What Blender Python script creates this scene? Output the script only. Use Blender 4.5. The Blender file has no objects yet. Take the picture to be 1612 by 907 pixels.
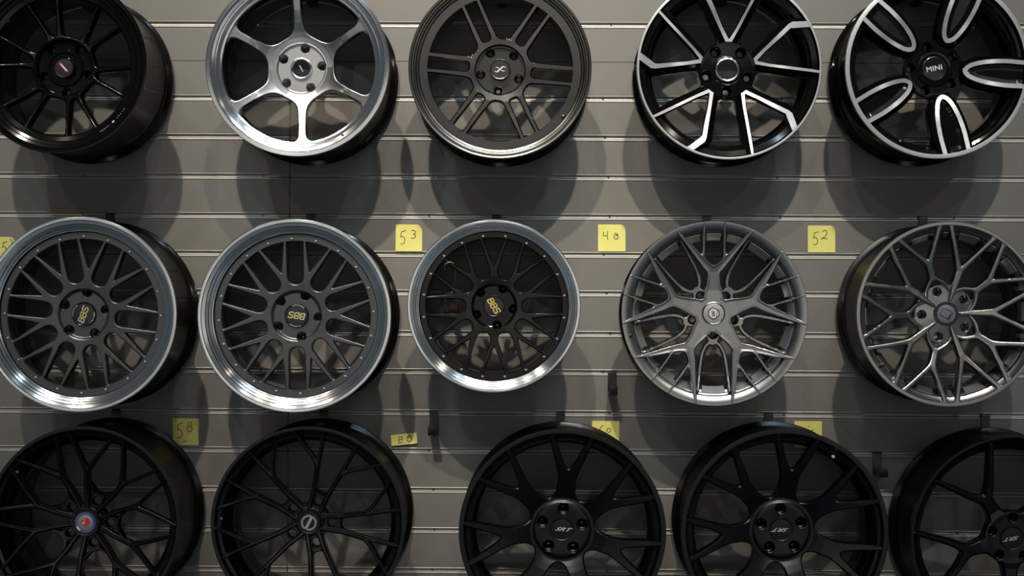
import bpy, bmesh, math, random
import numpy as np
from mathutils import Vector, Matrix, Euler
random.seed(7)
PI = math.pi
C = bpy.context.scene.collection
S = bpy.context.scene
R_ = math.radians

# ------------------------------------------------------------------ camera
W_PX, H_PX, F_PX = 1612, 907, 2250.0
WALL_D = 4.0
CAM_Z = 1.95
cam_d = bpy.data.cameras.new('camera'); cam_d.sensor_width = 36; cam_d.lens = 36 * F_PX / W_PX
cam = bpy.data.objects.new('camera', cam_d); C.objects.link(cam); S.camera = cam
cam_d.clip_end = 200
VX, VY, ROLL = 832.0, 474.0, R_(0.29)      # pixel in which the wall's normal vanishes
pitch = math.atan((VY - H_PX / 2) / F_PX); yaw = math.atan((VX - W_PX / 2) / F_PX)
base = Euler((PI / 2 + pitch, 0, yaw), 'XYZ').to_matrix()
rotm = base @ Matrix.Rotation(ROLL, 3, 'Z')
cam.matrix_world = Matrix.Translation((0, -WALL_D, CAM_Z)) @ rotm.to_4x4()

def at(px, py, y=0.0):
    """point of the plane Y = y (parallel to the wall) seen in pixel px, py"""
    d = rotm @ Vector(((px - W_PX / 2) / F_PX, -(py - H_PX / 2) / F_PX, -1))
    t = (y + WALL_D) / d.y
    return Vector((d.x * t, y, CAM_Z + d.z * t))

# ------------------------------------------------------------------ world, lamps, exposure
w = bpy.data.worlds.new('hall'); S.world = w; w.use_nodes = True
bg = w.node_tree.nodes['Background']; bg.inputs[0].default_value = (0.72, 0.88, 1.0, 1); bg.inputs[1].default_value = 0.062
S.view_settings.view_transform = 'Standard'; S.view_settings.look = 'None'
S.view_settings.exposure = 0.0; S.view_settings.gamma = 1

def spot(loc, target, power, col, size=0.24, cone=60, blend=0.8):
    l = bpy.data.lights.new('hall_and_fill_spot', 'SPOT'); l.energy = power; l.color = col
    l.shadow_soft_size = size / 2; l.spot_size = R_(cone); l.spot_blend = blend
    o = bpy.data.objects.new('hall_and_fill_spot', l); C.objects.link(o); o.location = loc
    o.rotation_euler = (Vector(target) - Vector(loc)).to_track_quat('-Z', 'Y').to_euler()
    return o
WARM = (1.0, 0.90, 0.74); NEUT = (1.0, 0.95, 0.86); COOL = (0.66, 0.84, 1.0)
LAMPS = [  # x, y, height above the camera, power, colour
    (-1.65, -8.4, 8.6, 4450, WARM), (1.10, -8.4, 8.6, 4650, WARM),
    (-4.4, -8.4, 8.6, 700, NEUT), (3.9, -8.4, 8.6, 700, COOL),
    (-0.3, -5.2, 8.6, 420, NEUT), (-3.0, -5.2, 8.6, 450, COOL), (2.6, -5.2, 8.6, 420, COOL),
    (-6.6, -13, 8.6, 550, WARM), (-1.9, -13, 8.6, 550, COOL), (2.4, -13, 8.6, 500, COOL), (6.8, -13, 8.6, 550, WARM),
]
for x, y, z, p, c in LAMPS:
    spot((x, y, CAM_Z + z), (x * 0.38, 0, CAM_Z + (1.1 if p > 2000 else 1.5)), p, c, cone=17.5 if p > 2000 else 26, blend=1.0)

for x, y, c in ((-4.5, -7.0, COOL), (0, -7.5, COOL), (4.5, -7.0, COOL), (-4.0, -12, COOL), (4.0, -12, NEUT)):  # added downlights, brighten the floor mirrored in the lips
    spot((x, y, CAM_Z + 8.6), (x, y, 0), 1000, c, cone=56, blend=0.8)

for x in (-5.5, 0, 5.5):      # added lamps, brighten the unseen wall that the polished lips mirror
    spot((x, -9.5, CAM_Z + 7.5), (x, -16, 2.2), 2700, NEUT, cone=62, blend=0.7)

# ------------------------------------------------------------------ materials
M = {}
def mat(name, col, rough=0.4, metal=0.0, spec=0.5, coat=0.0, aniso=0.0, noise=None, bump=0.0, scale=40, coatr=0.05):
    m = bpy.data.materials.new(name); m.use_nodes = True; nt = m.node_tree; b = nt.nodes['Principled BSDF']
    b.inputs['Base Color'].default_value = (*col, 1); b.inputs['Roughness'].default_value = rough
    b.inputs['Metallic'].default_value = metal; b.inputs['Specular IOR Level'].default_value = spec
    b.inputs['Coat Weight'].default_value = coat; b.inputs['Coat Roughness'].default_value = coatr
    tc = nt.nodes.new('ShaderNodeTexCoord')
    if aniso:
        b.inputs['Anisotropic'].default_value = aniso
        t = nt.nodes.new('ShaderNodeTangent'); t.direction_type = 'RADIAL'; t.axis = 'Y'
        b.inputs['Anisotropic Rotation'].default_value = 0.25; nt.links.new(t.outputs[0], b.inputs['Tangent'])
    n = nt.nodes.new('ShaderNodeTexNoise'); n.inputs['Scale'].default_value = scale; n.inputs['Detail'].default_value = 4
    nt.links.new(tc.outputs['Object'], n.inputs['Vector'])
    k = noise if noise is not None else 0.03
    mr = nt.nodes.new('ShaderNodeMapRange')
    mr.inputs['To Min'].default_value = max(0.02, rough - k); mr.inputs['To Max'].default_value = rough + k
    nt.links.new(n.outputs['Fac'], mr.inputs['Value']); nt.links.new(mr.outputs[0], b.inputs['Roughness'])
    if bump:
        bp = nt.nodes.new('ShaderNodeBump'); bp.inputs['Strength'].default_value = bump; bp.inputs['Distance'].default_value = 0.001
        nt.links.new(n.outputs['Fac'], bp.inputs['Height']); nt.links.new(bp.outputs[0], b.inputs['Normal'])
    M[name] = m
    return m
mat('polished', (0.90, 0.905, 0.905), 0.19, 1, aniso=0.85, noise=.02)
mat('brushed', (0.39, 0.39, 0.385), 0.31, 1, aniso=0.5)
mat('machined', (0.50, 0.505, 0.51), 0.44, 1, aniso=0.4, noise=.02)
mat('gloss_black', (0.0025, 0.0023, 0.002), 0.10, 0, 0.38, noise=0.02)
mat('satin_black', (0.0022, 0.0023, 0.0026), 0.24, 0, 0.5, noise=.02)
mat('satin_black_b', (0.002, 0.0021, 0.0024), 0.28, 0, 0.45, noise=.02)
mat('graphite', (0.105, 0.108, 0.112), 0.31, 0.85, noise=.015)
mat('gunmetal', (0.145, 0.14, 0.13), 0.23, 1, noise=.015)
mat('hyper', (0.37, 0.365, 0.35), 0.26, 1, noise=.015)
mat('hyper_dark', (0.37, 0.36, 0.34), 0.25, 1, noise=.015)
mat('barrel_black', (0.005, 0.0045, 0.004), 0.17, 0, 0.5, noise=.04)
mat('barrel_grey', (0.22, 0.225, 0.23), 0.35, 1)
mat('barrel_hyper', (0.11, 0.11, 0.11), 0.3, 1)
mat('pad_silver', (0.55, 0.55, 0.56), 0.32, 1, noise=.01)
mat('cap_black', (0.008, 0.008, 0.010), 0.12, 0, 0.5)
mat('cap_matte', (0.012, 0.012, 0.014), 0.4, 0, 0.3)
mat('badge_grey', (0.36, 0.36, 0.36), 0.4, 0.3)
mat('gold', (0.75, 0.56, 0.16), 0.3, 0.6)
mat('gold_pale', (0.62, 0.56, 0.27), 0.35, 0.5)
mat('chrome', (0.85, 0.86, 0.87), 0.12, 1)
mat('white_ink', (0.75, 0.75, 0.72), 0.5)
mat('silver_ink', (0.62, 0.62, 0.62), 0.35, 0.4)
mat('grey_ink', (0.33, 0.34, 0.35), 0.4, 0.3)
mat('red_ink', (0.62, 0.035, 0.05), 0.35)
mat('pink_ink', (0.62, 0.30, 0.31), 0.4)
mat('blue_ink', (0.05, 0.07, 0.30), 0.35)
mat('lilac_ink', (0.15, 0.155, 0.18), 0.35)
mat('hook_black', (0.010, 0.010, 0.011), 0.32, 0.0, 0.5)
mat('aluminium', (0.36, 0.345, 0.315), 0.46, 0.55, scale=12)
mat('screw_steel', (0.12, 0.12, 0.12), 0.4, 1)
mat('note_paper', (0.66, 0.62, 0.19), 0.7, 0, 0.25, noise=0.03)
mat('pen_ink', (0.055, 0.05, 0.02), 0.6, 0, 0.2)
mat('backing', (0.02, 0.02, 0.02), 0.8)

def wall_mat():
    m = bpy.data.materials.new('grey_laminate'); m.use_nodes = True; nt = m.node_tree; b = nt.nodes['Principled BSDF']
    tc = nt.nodes.new('ShaderNodeTexCoord'); n = nt.nodes.new('ShaderNodeTexNoise')
    n.inputs['Scale'].default_value = 3.2; n.inputs['Detail'].default_value = 6
    nt.links.new(tc.outputs['Object'], n.inputs['Vector'])
    r = nt.nodes.new('ShaderNodeValToRGB')
    r.color_ramp.elements[0].position = 0.35; r.color_ramp.elements[0].color = (0.140, 0.132, 0.120, 1)
    r.color_ramp.elements[1].position = 0.7; r.color_ramp.elements[1].color = (0.158, 0.149, 0.136, 1)
    nt.links.new(n.outputs['Fac'], r.inputs[0]); nt.links.new(r.outputs[0], b.inputs['Base Color'])
    f = nt.nodes.new('ShaderNodeTexNoise'); f.inputs['Scale'].default_value = 900
    nt.links.new(tc.outputs['Object'], f.inputs['Vector'])
    bp = nt.nodes.new('ShaderNodeBump'); bp.inputs['Strength'].default_value = 0.08; bp.inputs['Distance'].default_value = 0.0005
    nt.links.new(f.outputs['Fac'], bp.inputs['Height']); nt.links.new(bp.outputs[0], b.inputs['Normal'])
    b.inputs['Roughness'].default_value = 0.46; b.inputs['Metallic'].default_value = 0.0; b.inputs['Specular IOR Level'].default_value = 0.5
    M['laminate'] = m
wall_mat()
def floor_mat():
    m = bpy.data.materials.new('grey_carpet'); m.use_nodes = True; nt = m.node_tree; b = nt.nodes['Principled BSDF']
    n = nt.nodes.new('ShaderNodeTexNoise'); n.inputs['Scale'].default_value = 60
    r = nt.nodes.new('ShaderNodeValToRGB'); r.color_ramp.elements[0].color = (0.30, 0.32, 0.34, 1); r.color_ramp.elements[1].color = (0.37, 0.39, 0.41, 1)
    nt.links.new(n.outputs['Fac'], r.inputs[0]); nt.links.new(r.outputs[0], b.inputs['Base Color']); b.inputs['Roughness'].default_value = 0.85
    M['carpet'] = m
floor_mat()
mat('white_panel', (0.72, 0.72, 0.71), 0.7)

# ------------------------------------------------------------------ helpers
def tag(o, label=None, cat=None, group=None, kind=None):
    if label: o['label'] = label
    if cat: o['category'] = cat
    if group: o['group'] = group
    if kind: o['kind'] = kind
    return o
def empty(name, loc, rot=(0, 0, 0)):
    o = bpy.data.objects.new(name, None); C.objects.link(o); o.location = loc; o.rotation_euler = rot
    o.empty_display_size = 0.05
    return o
def link(name, me, parent=None, loc=(0, 0, 0), rot=(0, 0, 0)):
    o = bpy.data.objects.new(name, me); C.objects.link(o); o.parent = parent; o.location = loc; o.rotation_euler = rot
    return o
def mesh_from(name, V, F, mats, mi=None, smooth=True, angle=32):
    me = bpy.data.meshes.new(name); me.from_pydata([tuple(v) for v in V], [], [tuple(f) for f in F])
    for m in mats: me.materials.append(M[m])
    if mi is not None: me.polygons.foreach_set('material_index', mi)
    if smooth:
        me.polygons.foreach_set('use_smooth', [True] * len(me.polygons)); me.set_sharp_from_angle(angle=R_(angle))
    me.update(); return me
def box_data(x0, x1, y0, y1, z0, z1, V, F, bev=0.0):
    if bev <= 0:
        i = len(V)
        V += [(x0, y0, z0), (x1, y0, z0), (x1, y1, z0), (x0, y1, z0), (x0, y0, z1), (x1, y0, z1), (x1, y1, z1), (x0, y1, z1)]
        F += [(i, i+3, i+2, i+1), (i+4, i+5, i+6, i+7), (i, i+1, i+5, i+4), (i+1, i+2, i+6, i+5), (i+2, i+3, i+7, i+6), (i+3, i, i+4, i+7)]
    else:   # front face chamfered
        b = bev; i = len(V)
        V += [(x0+b, y0, z0+b), (x1-b, y0, z0+b), (x1-b, y0, z1-b), (x0+b, y0, z1-b),
              (x0, y0+b, z0), (x1, y0+b, z0), (x1, y0+b, z1), (x0, y0+b, z1),
              (x0, y1, z0), (x1, y1, z0), (x1, y1, z1), (x0, y1, z1)]
        F += [(i, i+1, i+2, i+3), (i+8, i+11, i+10, i+9)]
        for k in range(4):
            n = (k + 1) % 4
            F += [(i+4+k, i+4+n, i+n, i+k), (i+8+k, i+8+n, i+4+n, i+4+k)]
def lathe(name, prof, mats, seg=128, mi=None, closed=False, angle=30):
    """prof: (r, h); h points to the viewer (-Y)"""
    V = []; F = []; MI = []
    n = len(prof)
    for r, h in prof:
        for k in range(seg):
            a = 2 * PI * k / seg; V.append((r * math.cos(a), -h, r * math.sin(a)))
    for j in range(n if closed else n - 1):
        j2 = (j + 1) % n
        for k in range(seg):
            k2 = (k + 1) % seg
            F.append((j*seg+k, j*seg+k2, j2*seg+k2, j2*seg+k)); MI.append(mi[j] if mi else 0)
    return mesh_from(name, V, F, mats, MI, angle=angle)
def disc_cap(name, prof, m, seg=64):
    """lathe closed by a centre point; profile runs from outside to the centre"""
    V = []; F = []
    for r, h in prof:
        for k in range(seg):
            a = 2 * PI * k / seg; V.append((r * math.cos(a), -h, r * math.sin(a)))
    for j in range(len(prof) - 1):
        for k in range(seg):
            k2 = (k + 1) % seg; F.append((j*seg+k, j*seg+k2, (j+1)*seg+k2, (j+1)*seg+k))
    F.append(tuple((len(prof)-1)*seg + k for k in range(seg)))
    return mesh_from(name, V, F, [m])
def text_mesh(name, s, size, m, extrude=0.0006, sx=1.0, shear=0.0, spacing=1.0, bold=0.0):
    cu = bpy.data.curves.new(name, 'FONT'); cu.body = s; cu.size = size; cu.extrude = extrude
    cu.align_x = 'CENTER'; cu.align_y = 'CENTER'; cu.shear = shear; cu.space_character = spacing; cu.offset = bold
    o = bpy.data.objects.new(name, cu); C.objects.link(o)
    me = bpy.data.meshes.new_from_object(o.evaluated_get(bpy.context.evaluated_depsgraph_get()))
    bpy.data.objects.remove(o); bpy.data.curves.remove(cu)
    me.name = name; me.materials.clear(); me.materials.append(M[m])
    co = np.empty(len(me.vertices) * 3); me.vertices.foreach_get('co', co); co = co.reshape(-1, 3)
    out = np.stack([co[:, 0] * sx, -co[:, 2], co[:, 1]], 1)
    me.vertices.foreach_set('co', out.ravel()); me.update(); return me
def ribbon(pts, wd, y=0.0, th=0.0003):
    """flat stroke along a polyline in the x,z plane"""
    V = []; F = []; n = len(pts)
    for i, p in enumerate(pts):
        a = pts[max(0, i-1)]; b = pts[min(n-1, i+1)]; dx, dz = b[0]-a[0], b[1]-a[1]; l = math.hypot(dx, dz) or 1
        nx, nz = -dz/l*wd/2, dx/l*wd/2
        V += [(p[0]+nx, y, p[1]+nz), (p[0]-nx, y, p[1]-nz), (p[0]+nx, y+th, p[1]+nz), (p[0]-nx, y+th, p[1]-nz)]
    for i in range(n-1):
        a = 4*i; b = a+4
        F += [(a, a+1, b+1, b), (a+2, b+2, b+3, a+3), (a, b, b+2, a+2), (a+1, a+3, b+3, b+1)]
    F += [(0, 2, 3, 1), (4*n-4, 4*n-3, 4*n-1, 4*n-2)]
    return V, F
def merge(parts):
    V = []; F = []
    for v, f in parts:
        k = len(V); V += v; F += [tuple(i + k for i in q) for q in f]
    return V, F

# ---- signed fields in the wheel plane (radius of the wheel = 1, positive inside the metal)
def smax(a, b, k):
    h = np.maximum(k - np.abs(a - b), 0) / k
    return np.maximum(a, b) + h * h * k * 0.25
def pol(r, deg): return r * math.cos(R_(deg)), r * math.sin(R_(deg))
def stroke(X, Y, pts, rot):
    d = None
    for (r0, a0, w0), (r1, a1, w1) in zip(pts[:-1], pts[1:]):
        x0, y0 = pol(r0, a0 + rot); x1, y1 = pol(r1, a1 + rot); dx, dy = x1 - x0, y1 - y0
        t = np.clip(((X - x0) * dx + (Y - y0) * dy) / (dx * dx + dy * dy), 0, 1)
        v = w0 + (w1 - w0) * t - np.hypot(X - x0 - t * dx, Y - y0 - t * dy)
        d = v if d is None else np.maximum(d, v)
    return d
def mirror(p): return [(r, -a, w) for r, a, w in p]
def curve_pts(P, sub=4):
    Q = [(r * math.cos(R_(a)), r * math.sin(R_(a)), w) for r, a, w in P]
    if len(Q) < 3: return P
    out = []
    for i in range(len(Q) - 1):
        p0 = Q[max(i-1, 0)]; p1 = Q[i]; p2 = Q[i+1]; p3 = Q[min(i+2, len(Q)-1)]
        for j in range(sub):
            t = j / sub
            v = [0.5 * (2*p1[c] + (p2[c]-p0[c])*t + (2*p0[c]-5*p1[c]+4*p2[c]-p3[c])*t*t + (3*p1[c]-p0[c]-3*p2[c]+p3[c])*t**3) for c in range(3)]
            out.append(v)
    out.append(list(Q[-1]))
    return [(math.hypot(x, y), math.degrees(math.atan2(y, x)), w) for x, y, w in out]
def make_field(strokes, n, k, hub=None, ring=None, kring=None, khub=None, straight=False):
    step = 360 / n
    if not straight: strokes = [curve_pts(p) for p in strokes]
    def f(X, Y):
        d = np.full_like(X, -9.0)
        for s in strokes:
            for c in range(n):
                rot = c * step
                if rot > 180: rot -= 360
                if abs(rot) > step * 1.6: continue
                d = smax(d, stroke(X, Y, s, rot), k)
        rr = np.hypot(X, Y)
        if hub is not None: d = smax(d, hub - rr, khub or k)
        if ring is not None: d = smax(d, rr - ring, kring or k)
        return d
    return f

def split(V, F, T, val):
    """cut every polygon along val = 0; returns V, F, T, side (True where val > 0)"""
    V = list(V); E = {}; F2 = []; T2 = []; S2 = []
    s = val > 0
    for f, t in zip(F, T):
        ins = [s[i] for i in f]
        if all(ins): F2.append(f); T2.append(t); S2.append(True); continue
        if not any(ins): F2.append(f); T2.append(t); S2.append(False); continue
        A = []; B = []
        m = len(f)
        for q in range(m):
            i, j = f[q], f[(q + 1) % m]
            (A if s[i] else B).append(i)
            if s[i] != s[j]:
                e = (i, j) if i < j else (j, i)
                if e not in E:
                    a, b = val[e[0]], val[e[1]]; tt = a / (a - b); tt = min(max(tt, 0.02), 0.98)
                    p, r = V[e[0]], V[e[1]]
                    V.append((p[0] + (r[0]-p[0])*tt, p[1] + (r[1]-p[1])*tt)); E[e] = len(V) - 1
                A.append(E[e]); B.append(E[e])
        if len(A) > 2: F2.append(A); T2.append(t); S2.append(True)
        if len(B) > 2: F2.append(B); T2.append(t); S2.append(False)
    return V, F2, T2, S2

def plate(name, R, rows, ang0, ang1, na, field, prof, hfun, depth, mats, extra=None, wallmat=0, closed=False, back=True, angle=34):
    """relief cut from a polar grid. prof: [(d, drop)] edge profile; extra: (field2, levels, fn(d2 level values) -> drop, material)
    hfun(r, X, Y, d, m) -> height (metres)"""
    V = []; F = []
    nc = na if closed else na + 1
    for r in rows:
        for k in range(nc):
            a = ang0 + (ang1 - ang0) * k / na; V.append((r * math.cos(a), r * math.sin(a)))
    for j in range(len(rows) - 1):
        for k in range(na):
            k2 = (k + 1) % nc if closed else k + 1
            F.append([j*nc+k, j*nc+k2, (j+1)*nc+k2, (j+1)*nc+k])
    T = [0] * len(F)
    def ev(fn, V):
        A = np.array(V); return fn(A[:, 0], A[:, 1])
    V, F, T, sd = split(V, F, T, ev(field, V))
    F = [f for f, s in zip(F, sd) if s]; T = [0] * len(F)
    n_cut0 = len(V)
    bound_v = None
    for d, _ in prof:
        if d <= 1e-6: continue
        V, F, T, sd = split(V, F, T, ev(field, V) - d)
    if extra:
        f2, levels, mfn = extra
        for lv in levels:
            V, F, T, sd = split(V, F, T, ev(f2, V) - lv)
        A = np.array(V); cen = np.array([A[f].mean(0) for f in F])
        T = [int(t) for t in mfn(f2(cen[:, 0], cen[:, 1]), cen)]
    used = sorted({i for f in F for i in f}); mp = {o: i for i, o in enumerate(used)}
    A = np.array([V[i] for i in used]); F = [[mp[i] for i in f] for f in F]
    X, Y = A[:, 0], A[:, 1]; rr = np.hypot(X, Y)
    d = field(X, Y); m = extra[0](X, Y) if extra else None
    drop = np.interp(d, [p[0] for p in prof], [p[1] for p in prof]) if prof else 0
    H = hfun(rr, X, Y, d, m) - drop
    dep = depth(rr) if callable(depth) else depth
    HB = np.minimum(hfun(rr, X, Y, d, m), H) - dep
    n = len(A)
    V3 = [(X[i]*R, -H[i], Y[i]*R) for i in range(n)]; F3 = [tuple(f) for f in F]; MI = list(T)
    V3 += [(X[i]*R, -HB[i], Y[i]*R) for i in range(n)]
    cnt = {}
    for f in F:
        for q in range(len(f)):
            a, b = f[q], f[(q+1) % len(f)]; cnt[(a, b)] = cnt.get((a, b), 0) + 1
    eps = 1e-6
    th = np.arctan2(Y, X)
    for (a, b) in cnt:
        if (b, a) in cnt: continue
        if not closed:
            if abs(th[a] - ang1) < eps and abs(th[b] - ang1) < eps: continue
            if abs(th[a] - ang0) < eps and abs(th[b] - ang0) < eps: continue
        F3.append((b, a, a + n, b + n)); MI.append(wallmat)
    if back:
        for f in F: F3.append(tuple(i + n for i in reversed(f))); MI.append(wallmat)
    me = mesh_from(name, V3, F3, mats, MI, angle=angle)
    return me

def sector(name, R, n, r0, r1, field, prof, hfun, depth, mats, extra=None, wallmat=0, res=0.0095, back=True, angle=34):
    nr = max(8, int((r1 - r0) / res)); na = max(12, int(2 * PI / n * (r1 * 0.8) / res)); na += na % 2
    rows = [r0 + (r1 - r0) * i / nr for i in range(nr + 1)]
    return plate(name, R, rows, -PI / n, PI / n, na, field, prof, hfun, depth, mats, extra, wallmat, back=back, angle=angle)

def ramp(r, pts): return np.interp(r, [p[0] for p in pts], [p[1] for p in pts])
def soft(r, ra, ha, rb, hb, p=2.0):
    """height ha at radius ra (hub) to hb at rb (rim), steepness power p towards the rim"""
    t = np.clip((r - ra) / (rb - ra), 0, 1); return ha + (hb - ha) * t ** p

def hub_mesh(name, R, r_in, r_out, rl, rh, lug_off, prof_h, mats, fine=(), seat=0.6, deep=0.03, nl=5):
    """hub disc with lug holes; prof_h: [(r, h)] heights"""
    rows = sorted(set([p[0] for p in prof_h if r_in <= p[0] <= r_out] + list(np.linspace(r_in, r_out, 22))))
    cs = [pol(rl, lug_off + 360 / nl * i) for i in range(nl)]
    def f(X, Y):
        d = np.full_like(X, 9.0)
        for cx, cy in cs: d = np.minimum(d, np.hypot(X - cx, Y - cy) - rh)
        return d
    me = plate(name, R, rows, 0, 2 * PI, 160, f, [(0, 0.0012), (0.006, 0.0)],
               lambda r, X, Y, d, m: ramp(r, prof_h), deep, mats, closed=True)
    # tapered seats at the bottom of the holes
    bm = bmesh.new(); bm.from_mesh(me)
    for cx, cy in cs:
        hb = float(ramp(math.hypot(cx, cy), prof_h)) - deep * 0.55
        rings = []
        for r, h in ((rh * 1.02, hb), (rh * seat, hb - 0.006), (rh * seat, hb - 0.02)):
            rings.append([bm.verts.new(((cx + r * math.cos(2*PI*k/20)) * R, -h, (cy + r * math.sin(2*PI*k/20)) * R)) for k in range(20)])
        for a, b in zip(rings[:-1], rings[1:]):
            for k in range(20): fc = bm.faces.new((a[k], a[(k+1) % 20], b[(k+1) % 20], b[k])); fc.smooth = True
    bm.to_mesh(me); bm.free()
    return me

def barrel_mesh(name, R, wd, r_in, h_in, mats, tint=None):
    """rim barrel: inner surface from the face back to the rear flange, and the outer surface forward again"""
    ib = max(r_in, R - 0.052)
    P = [(r_in, h_in), (r_in + 0.001, h_in - 0.03), (ib, h_in - 0.06), (ib + 0.002, -0.125), (R - 0.036, -0.155), (R - 0.026, -wd + 0.03),
         (R - 0.023, -wd + 0.004), (R - 0.018, -wd), (R - 0.004, -wd), (R, -wd + 0.003), (R, -wd + 0.008), (R - 0.004, -wd + 0.011), (R - 0.012, -wd + 0.014),
         (R - 0.015, -wd + 0.018), (R - 0.016, -wd + 0.042), (R - 0.013, -wd + 0.046), (R - 0.018, -wd + 0.055), (R - 0.024, -wd + 0.09), (R - 0.042, -0.115), (R - 0.043, -0.075),
         (R - 0.026, -0.055), (R - 0.017, -0.04), (R - 0.015, -0.018), (R - 0.012, -0.013), (R - 0.002, -0.010), (R, -0.007), (R, -0.004)]
    n = len(P) - 1
    mi = [0 if j < 5 else 1 for j in range(n)]
    return lathe(name, P, mats, 144, mi, angle=40)

# ------------------------------------------------------------------ the wall
Y_GAP = 0.012
wall_rows_px = [39, 97.5, 155.4, 216.7, 279, 341, 401, 461.6, 525.5, 585.7, 650.3, 710.7, 772.5, 835.8, 899]
row_z = [at(790, p).z for p in wall_rows_px]
PITCH = (row_z[4] - row_z[-1]) / 10
gz = list(row_z)
z = row_z[0] + PITCH
while z < 4.4: gz.insert(0, z); z += PITCH
z = row_z[-1] - PITCH
while z > 0.12: gz.append(z); z -= PITCH
SEAM = row_z[1]
TOP = gz[0] + PITCH
joint_x = at(456, 300).x
cols = [(-3.2, joint_x), (joint_x, joint_x + 2.44), (joint_x + 2.44, 3.2)]
V = []; F = []; box_data(-3.2, 3.2, 0.019, 0.06, 0, TOP, V, F)
wall = link('wall_back', mesh_from('wall_back', V, F, ['backing'], smooth=False)); tag(wall, kind='structure')
GH = 0.0072         # half the height of a groove
edges = [TOP] + gz + [0.0]
board_cache = {}
for i in range(len(edges) - 1):
    zt, zb = edges[i], edges[i + 1]
    t_ = zt - (0 if i == 0 else (0.0005 if abs(zt - SEAM) < 1e-6 else GH))
    b_ = zb + (0 if i == len(edges) - 2 else (0.0005 if abs(zb - SEAM) < 1e-6 else GH))
    for x0, x1 in cols:
        V = []; F = []; L = x1 - x0 - 0.0008; Hh = t_ - b_
        box_data(-L/2, L/2, 0, 0.0188, -Hh/2, Hh/2, V, F, bev=0.0007)
        link('slat_board', mesh_from('slat_board', V, F, ['laminate'], smooth=False), wall, ((x0+x1)/2, random.uniform(0, 0.0003), (t_+b_)/2))
def insert_mesh(L):
    g = GH
    P = [(-0.0010, g+0.0012), (-0.0016, g+0.0002), (-0.0010, g-0.0012), (0.0022, g-0.0020), (0.0052, g-0.0024), (0.0060, g-0.0040), (0.0048, -g+0.0058),
         (0.0030, -g+0.0046), (0.0008, -g+0.0040), (-0.0014, -g+0.0018), (-0.0018, -g-0.0002), (-0.0012, -g-0.0012), (0.0000, -g-0.0012)]
    V = []; F = []
    for y, zz in P: V += [(-L/2, y, zz), (L/2, y, zz)]
    for k in range(len(P) - 1): F.append((2*k, 2*k+1, 2*k+3, 2*k+2))
    return mesh_from('slat_insert', V, F, ['aluminium'], angle=25)
ins = [insert_mesh(x1 - x0 - 0.003) for x0, x1 in cols]
for zz in gz:
    if abs(zz - SEAM) < 1e-6: continue
    for (x0, x1), me in zip(cols, ins): link('slat_insert', me, wall, ((x0+x1)/2, 0, zz))
parts = []
for j, zz in enumerate(gz):
    if abs(zz - SEAM) < 1e-6: continue
    for k in range(12):
        x = joint_x + 0.08 * (-1) - 0.005 + (k - 5) * 0.487 + random.uniform(-0.012, 0.012)
        V = []; F = []
        for r, y in ((0.0030, 0.0060), (0.0027, 0.0036), (0.0013, 0.0036), (0.0008, 0.005)):
            for q in range(8): V.append((x + r*math.cos(q*PI/4), y, zz + 0.0008 + r*math.sin(q*PI/4)))
        for a in range(3):
            for q in range(8): F.append((a*8+q, a*8+(q+1) % 8, (a+1)*8+(q+1) % 8, (a+1)*8+q))
        F.append(tuple(24+q for q in range(8))); parts.append((V, F))
V, F = merge(parts); tag(link('groove_screws', mesh_from('groove_screws', V, F, ['screw_steel']), wall), kind='stuff')
V = []; F = []; box_data(-8, 8, -18, 0.06, -0.05, 0, V, F)
fl = link('floor', mesh_from('floor', V, F, ['carpet'], smooth=False)); tag(fl, kind='structure')  # unseen floor, added for the polished metal to reflect

for k in range(8):  # light panelled wall added behind the camera as a reflection for polished metal
    V = []; F = []; box_data(-10 + k * 2.5 + .004, -7.5 + k * 2.5 - .004, -16.1, -16.0, 0, 4.6, V, F)
    if k == 0:
        V0 = []; F0 = []; box_data(-10, 10, -16.2, -16.1, 0, 4.6, V0, F0)
        far = link('reflector_wall', mesh_from('reflector_wall', V0, F0, ['backing'], smooth=False)); tag(far, kind='structure')
    link('reflector_panel', mesh_from('reflector_panel', V, F, ['white_panel'], smooth=False), far)

# ------------------------------------------------------------------ wheel assembly
GROUP = 'alloy wheels hung on the grey slatwall'
def cap_common(t, R, rc, h, m='cap_black', dome=0.002, ring=None, ringm='chrome'):
    r = rc * R
    P = [(r, h - 0.02), (r, h - 0.002), (r * 0.96, h), (r * 0.90, h - 0.0003), (r * 0.86, h - 0.0012), (r * 0.6, h - 0.0012 + dome * 0.5), (r * 0.25, h - 0.0012 + dome)]
    c = link('center_cap', disc_cap('center_cap', P, m), t)
    if ring:
        a, b = ring
        link('cap_ring', lathe('cap_ring', [(r*b, h - 0.004), (r*b, h + 0.001), (r*(a*.5+b*.5), h + 0.0018), (r*a, h + 0.0008), (r*a, h - 0.003)], [ringm], 64), c)
    return c
def flat_text(c, s, size, m, h, rot=0, **k):
    me = text_mesh('lettering', s, size, m, **k)
    return link('lettering', me, c, (0, -h, 0), (0, -R_(rot), 0))
def ticks(c, r, h, a0, a1, n, m='white_ink', s=0.0014, name='small_lettering'):
    """tiny illegible lettering along an arc"""
    parts = []
    for i in range(n):
        a = R_(a0 + (a1 - a0) * i / max(1, n - 1)); u = random.uniform(0.6, 1.1) * s
        ca, sa = math.cos(a), math.sin(a)
        pts = [((r - u) * ca, (r - u) * sa), ((r + u) * ca, (r + u) * sa)]
        parts.append(ribbon(pts, u * 1.3, -h, 0.0005))
    V, F = merge(parts)
    return link(name, mesh_from(name, V, F, [m], smooth=False), c)
def seat_loc(cx, cy, R_px, wd):
    yf = -(Y_GAP + wd)
    c = at(cx, cy, yf); e = at(cx + R_px, cy, yf)
    return c, (e - c).length
def shift_of(t_loc): return 0
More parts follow.
